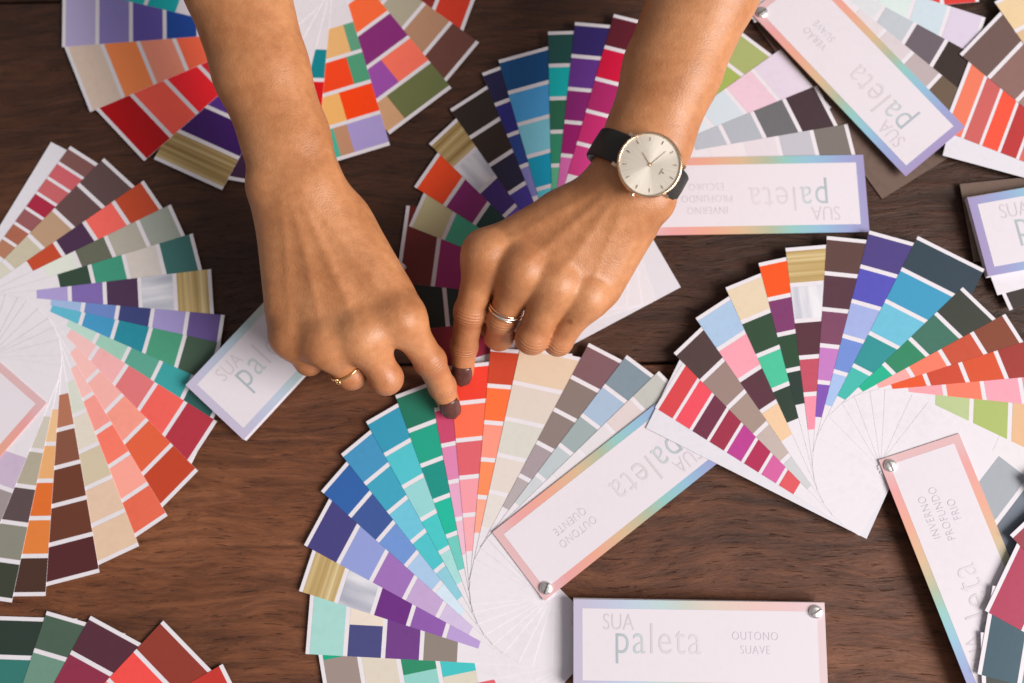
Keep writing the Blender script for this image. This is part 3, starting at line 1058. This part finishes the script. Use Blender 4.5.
# ------------------------------------------------------------------ jewellery
def torus(name, c, axis, rad, minor, mat, parent, wob=0.0, ph=0.0, squash=1.0, n=64, m=12):
    ax = np.array(axis, float); ax /= np.linalg.norm(ax)
    u = np.cross(ax, (0, 0, 1.0)); u /= np.linalg.norm(u); w = np.cross(ax, u)
    v, f = [], []
    for i in range(n):
        t = 2 * math.pi * i / n
        d = u * math.cos(t) + w * math.sin(t)
        cc = c + d * rad + ax * wob * math.sin(t + ph)
        for j in range(m):
            q = 2 * math.pi * j / m
            v.append((cc + minor * (d * math.cos(q) + ax * squash * math.sin(q))) / 1000.0)
    for i in range(n):
        for j in range(m):
            f.append((i * m + j, ((i + 1) % n) * m + j, ((i + 1) % n) * m + (j + 1) % m, i * m + (j + 1) % m))
    return mesh_obj(name, v, f, mat, parent, True)


def along(f, t):
    a, b = mm(*f[0][:3]), mm(*f[1][:3])
    return a + (b - a) * t, b - a, f[0][3] + (f[1][3] - f[0][3]) * t


c, ax, r = along(L_RNG, 0.80)
ring1 = tag(empty('finger_ring', tuple(c / 1000.0)), 'thin gold ring with a small knot on the left hand', 'ring')
torus('band', c, ax, r + 1.1, 0.62, M_YGOLD, ring1, 0.5, 0.8)
un = np.array((-0.55, -0.35, 0.75)); un -= ax * (un @ ax) / (ax @ ax); un /= np.linalg.norm(un)
kn = c + un * (r + 1.5)
axn = ax / np.linalg.norm(ax)
torus('knot', kn - axn * 0.9, un + axn * 0.5, 1.15, 0.5, M_YGOLD, ring1, 0, 0, 1.0, 24, 8)
torus('knot', kn + axn * 0.9, un - axn * 0.4, 1.15, 0.5, M_YGOLD, ring1, 0, 0, 1.0, 24, 8)

c, ax, r = along(R_MID, 0.80)
ring2 = tag(empty('finger_ring', tuple(c / 1000.0)), 'ring of three crossing pale gold bands on the hand with the watch', 'ring')
axn = ax / np.linalg.norm(ax)
for k, (o, wb, ph) in enumerate(((-0.9, 0.7, 0.3), (0.0, 0.9, 2.2), (0.9, 0.7, 4.4))):
    torus('band', c + axn * o, ax, r + 0.85, 0.52, M_GOLD if k != 1 else M_STEEL, ring2, wb, ph)

# ------------------------------------------------------------------ wrist watch
def black_leather():
    m, nt, b = new_mat('black_leather')
    tc = nd(nt, 'ShaderNodeTexCoord')
    n = nd(nt, 'ShaderNodeTexVoronoi', Scale=1500.0)
    nt.links.new(tc.outputs['Object'], n.inputs['Vector'])
    r = ramp(nt, [(0.0, (0.010, 0.009, 0.008)), (0.6, (0.020, 0.018, 0.016))])
    nt.links.new(n.outputs['Distance'], r.inputs[0]); nt.links.new(r.outputs[0], b.inputs['Base Color'])
    b.inputs['Roughness'].default_value = 0.5
    bp = nd(nt, 'ShaderNodeBump', Strength=0.3, Distance=0.0002)
    nt.links.new(n.outputs['Distance'], bp.inputs['Height']); nt.links.new(bp.outputs[0], b.inputs['Normal'])
    return m


def sunburst():
    m, nt, b = new_mat('champagne_sunburst_dial')
    b.inputs['Metallic'].default_value = 0.25
    b.inputs['Roughness'].default_value = 0.33
    b.inputs['Anisotropic'].default_value = 0.85
    tg = nd(nt, 'ShaderNodeTangent', direction_type='RADIAL', axis='Z')
    nt.links.new(tg.outputs[0], b.inputs['Tangent'])
    tc = nd(nt, 'ShaderNodeTexCoord')
    gr = nd(nt, 'ShaderNodeTexGradient', gradient_type='RADIAL')
    nt.links.new(tc.outputs['Object'], gr.inputs[0])
    n = nd(nt, 'ShaderNodeTexNoise', noise_dimensions='1D', Scale=1.0, Detail=5.0)
    sc_ = nd(nt, 'ShaderNodeMath', operation='MULTIPLY'); sc_.inputs[1].default_value = 90.0
    nt.links.new(gr.outputs['Fac'], sc_.inputs[0]); nt.links.new(sc_.outputs[0], n.inputs['W'])
    r = ramp(nt, [(0.3, (0.86, 0.77, 0.66)), (0.7, (0.95, 0.88, 0.78))])
    nt.links.new(n.outputs[0], r.inputs[0]); nt.links.new(r.outputs[0], b.inputs['Base Color'])
    return m


def crystal():
    m, nt, b = new_mat('watch_crystal')
    nt.nodes.remove(b)
    tr = nd(nt, 'ShaderNodeBsdfTransparent'); gl = nd(nt, 'ShaderNodeBsdfGlossy'); gl.inputs['Roughness'].default_value = 0.03
    fr = nd(nt, 'ShaderNodeFresnel'); fr.inputs['IOR'].default_value = 1.35
    mx = nd(nt, 'ShaderNodeMixShader')
    nt.links.new(fr.outputs[0], mx.inputs[0]); nt.links.new(tr.outputs[0], mx.inputs[1]); nt.links.new(gl.outputs[0], mx.inputs[2])
    nt.links.new(mx.outputs[0], nt.nodes['Material Output'].inputs['Surface'])
    return m


M_LEATHER, M_DIAL, M_GLASS = black_leather(), sunburst(), crystal()
M_MARK = metal('dark_hour_mark', (0.30, 0.22, 0.15), 0.3)

a0, a1 = mm(*R_ARM[3][:3]), mm(*R_ARM[4][:3])
t_ax = (a1 - a0) / np.linalg.norm(a1 - a0)                # towards the hand
ca, sa = math.cos(math.radians(-9)), math.sin(math.radians(-9))
t_ax = np.array((t_ax[0] * ca - t_ax[1] * sa, t_ax[0] * sa + t_ax[1] * ca, t_ax[2]))
wc = a0 + (a1 - a0) * 0.60                                 # wrist centre under the strap
wz = np.array((0, 0, 1.0)); wz -= t_ax * (wz @ t_ax); wz /= np.linalg.norm(wz)
ws = np.cross(t_ax, wz); ws *= np.sign(ws[0])              # across the wrist, to the right of the picture
watch = empty('wrist_watch')
tag(watch, 'wrist watch with round champagne dial, gold case and black leather strap', 'watch')
EA, EB = 25.2, 18.6
v, f = [], []
n, hw, th = 72, 8.2, 1.7
for i in range(n):
    t = 2 * math.pi * i / n
    d = ws * math.cos(t) * EA + wz * math.sin(t) * EB
    nrm = ws * math.cos(t) / EA + wz * math.sin(t) / EB; nrm /= np.linalg.norm(nrm)
    for (s, e) in ((-hw, -0.5), (-hw, th * .6), (-hw + .7, th), (0, th * 1.15), (hw - .7, th), (hw, th * .6), (hw, -0.5)):
        v.append((wc + d + t_ax * s + nrm * e) / 1000.0)
m = 7
for i in range(n):
    for j in range(m):
        f.append((i * m + j, ((i + 1) % n) * m + j, ((i + 1) % n) * m + (j + 1) % m, i * m + (j + 1) % m))
f = [q[::-1] for q in f]
mesh_obj('strap', v, f, M_LEATHER, watch, True)

face_c = mm(650, 164.5, 95.5)
up = wz * 0.985 + ws * 0.17; up /= np.linalg.norm(up)
twelve = ws - up * (ws @ up); twelve /= np.linalg.norm(twelve)      # 12 o'clock lies along the strap
three = np.cross(twelve, up)                                        # crown side, towards the hand
RAD = 16.7


def wp(x3, y12, z):
    return (face_c + three * x3 + twelve * y12 + up * z) / 1000.0


def lathe(name, prof, mat, n=72):
    v, f = [], []
    for (r, z) in prof:
        for k in range(n):
            t = 2 * math.pi * k / n
            v.append(wp(r * math.cos(t), r * math.sin(t), z))
    for i in range(len(prof) - 1):
        for k in range(n):
            k2 = (k + 1) % n
            f.append((i * n + k, i * n + k2, (i + 1) * n + k2, (i + 1) * n + k))
    return mesh_obj(name, v, f, mat, watch, True)


def wbox(name, cx, cy, cz, lx, ly, lz, rot, mat, taper=1.0):
    c_, s_ = math.cos(rot), math.sin(rot)
    v = []
    for z in (-lz, lz):
        for (x, y) in ((-lx, -ly), (lx, -ly), (lx * taper, ly), (-lx * taper, ly)):
            v.append(wp(cx + x * c_ - y * s_, cy + x * s_ + y * c_, cz + z))
    f = [(3, 2, 1, 0), (4, 5, 6, 7)] + [(k, (k + 1) % 4, 4 + (k + 1) % 4, 4 + k) for k in range(4)]
    return mesh_obj(name, v, f, mat, watch)


lathe('case', [(0.0, -6.5), (13.0, -6.5), (15.4, -5.5), (RAD, -3.5), (RAD, -0.6), (RAD - .35, 0.15), (RAD - .9, 0.35), (RAD - 1.25, 0.1), (RAD - 1.3, -0.9)], M_GOLD)
dial_me = [(0.0, 0.0)]
dv, df = [(0, 0, 0)], []
for k in range(72):
    t = 2 * math.pi * k / 72
    dv.append((15.45e-3 * math.cos(t), 15.45e-3 * math.sin(t), 0))
for k in range(72):
    df.append((0, 1 + k, 1 + (k + 1) % 72))
dial = mesh_obj('dial', dv, df, M_DIAL, watch)
mwx = Matrix.Identity(4)
for i in range(3):
    mwx[i][0], mwx[i][1], mwx[i][2] = three[i], twelve[i], up[i]
mwx.translation = Vector(wp(0, 0, -0.85))
dial.matrix_basis = mwx
lathe('crystal', [(15.4, 0.0), (12.0, 0.22), (7.0, 0.36), (0.01, 0.42)], M_GLASS)
for k in range(12):
    t = math.pi / 2 - 2 * math.pi * k / 12
    wbox('hour_marker', 12.9 * math.cos(t), 12.9 * math.sin(t), -0.68, 0.2, 1.0, 0.14, t - math.pi / 2, M_GOLD if k % 3 else M_MARK)
wbox('hour_hand', -1.6, -3.2, -0.50, 0.2, 3.6, 0.08, math.radians(153), M_GOLD, 0.6)
wbox('minute_hand', -5.0, 1.8, -0.36, 0.16, 5.4, 0.07, math.radians(70), M_GOLD, 0.6)
lathe('hand_cap', [(0.9, -0.5), (0.9, -0.2), (0.0, -0.15)], M_GOLD, 20)
wbox('emblem', 0, 6.6, -0.76, 1.7, 0.22, 0.06, 0, M_MARK)
wbox('emblem', 0, 7.9, -0.76, 0.45, 0.6, 0.06, 0, M_MARK, 0.3)
for (sx, sy) in ((-1, -1), (1, -1), (-1, 1), (1, 1)):
    wbox('lug', sx * 8.7, sy * 14.9, -3.8, 0.9, 1.9, 0.9, 0, M_GOLD, 0.8)
v, f = [], []
for i, (y, r) in enumerate(((15.6, 1.1), (16.4, 1.1), (16.5, 1.75), (18.1, 1.75), (18.4, 1.3), (18.4, 0.0))):
    for k in range(16):
        t = 2 * math.pi * k / 16
        rr = r * (1 + (0.06 if k % 2 and r > 1.5 else 0))
        v.append(wp(y, rr * math.cos(t), -2.6 + rr * math.sin(t)))
for i in range(5):
    for k in range(16):
        f.append((i * 16 + k, i * 16 + (k + 1) % 16, (i + 1) * 16 + (k + 1) % 16, (i + 1) * 16 + k))
mesh_obj('crown', v, f, M_GOLD, watch, True)
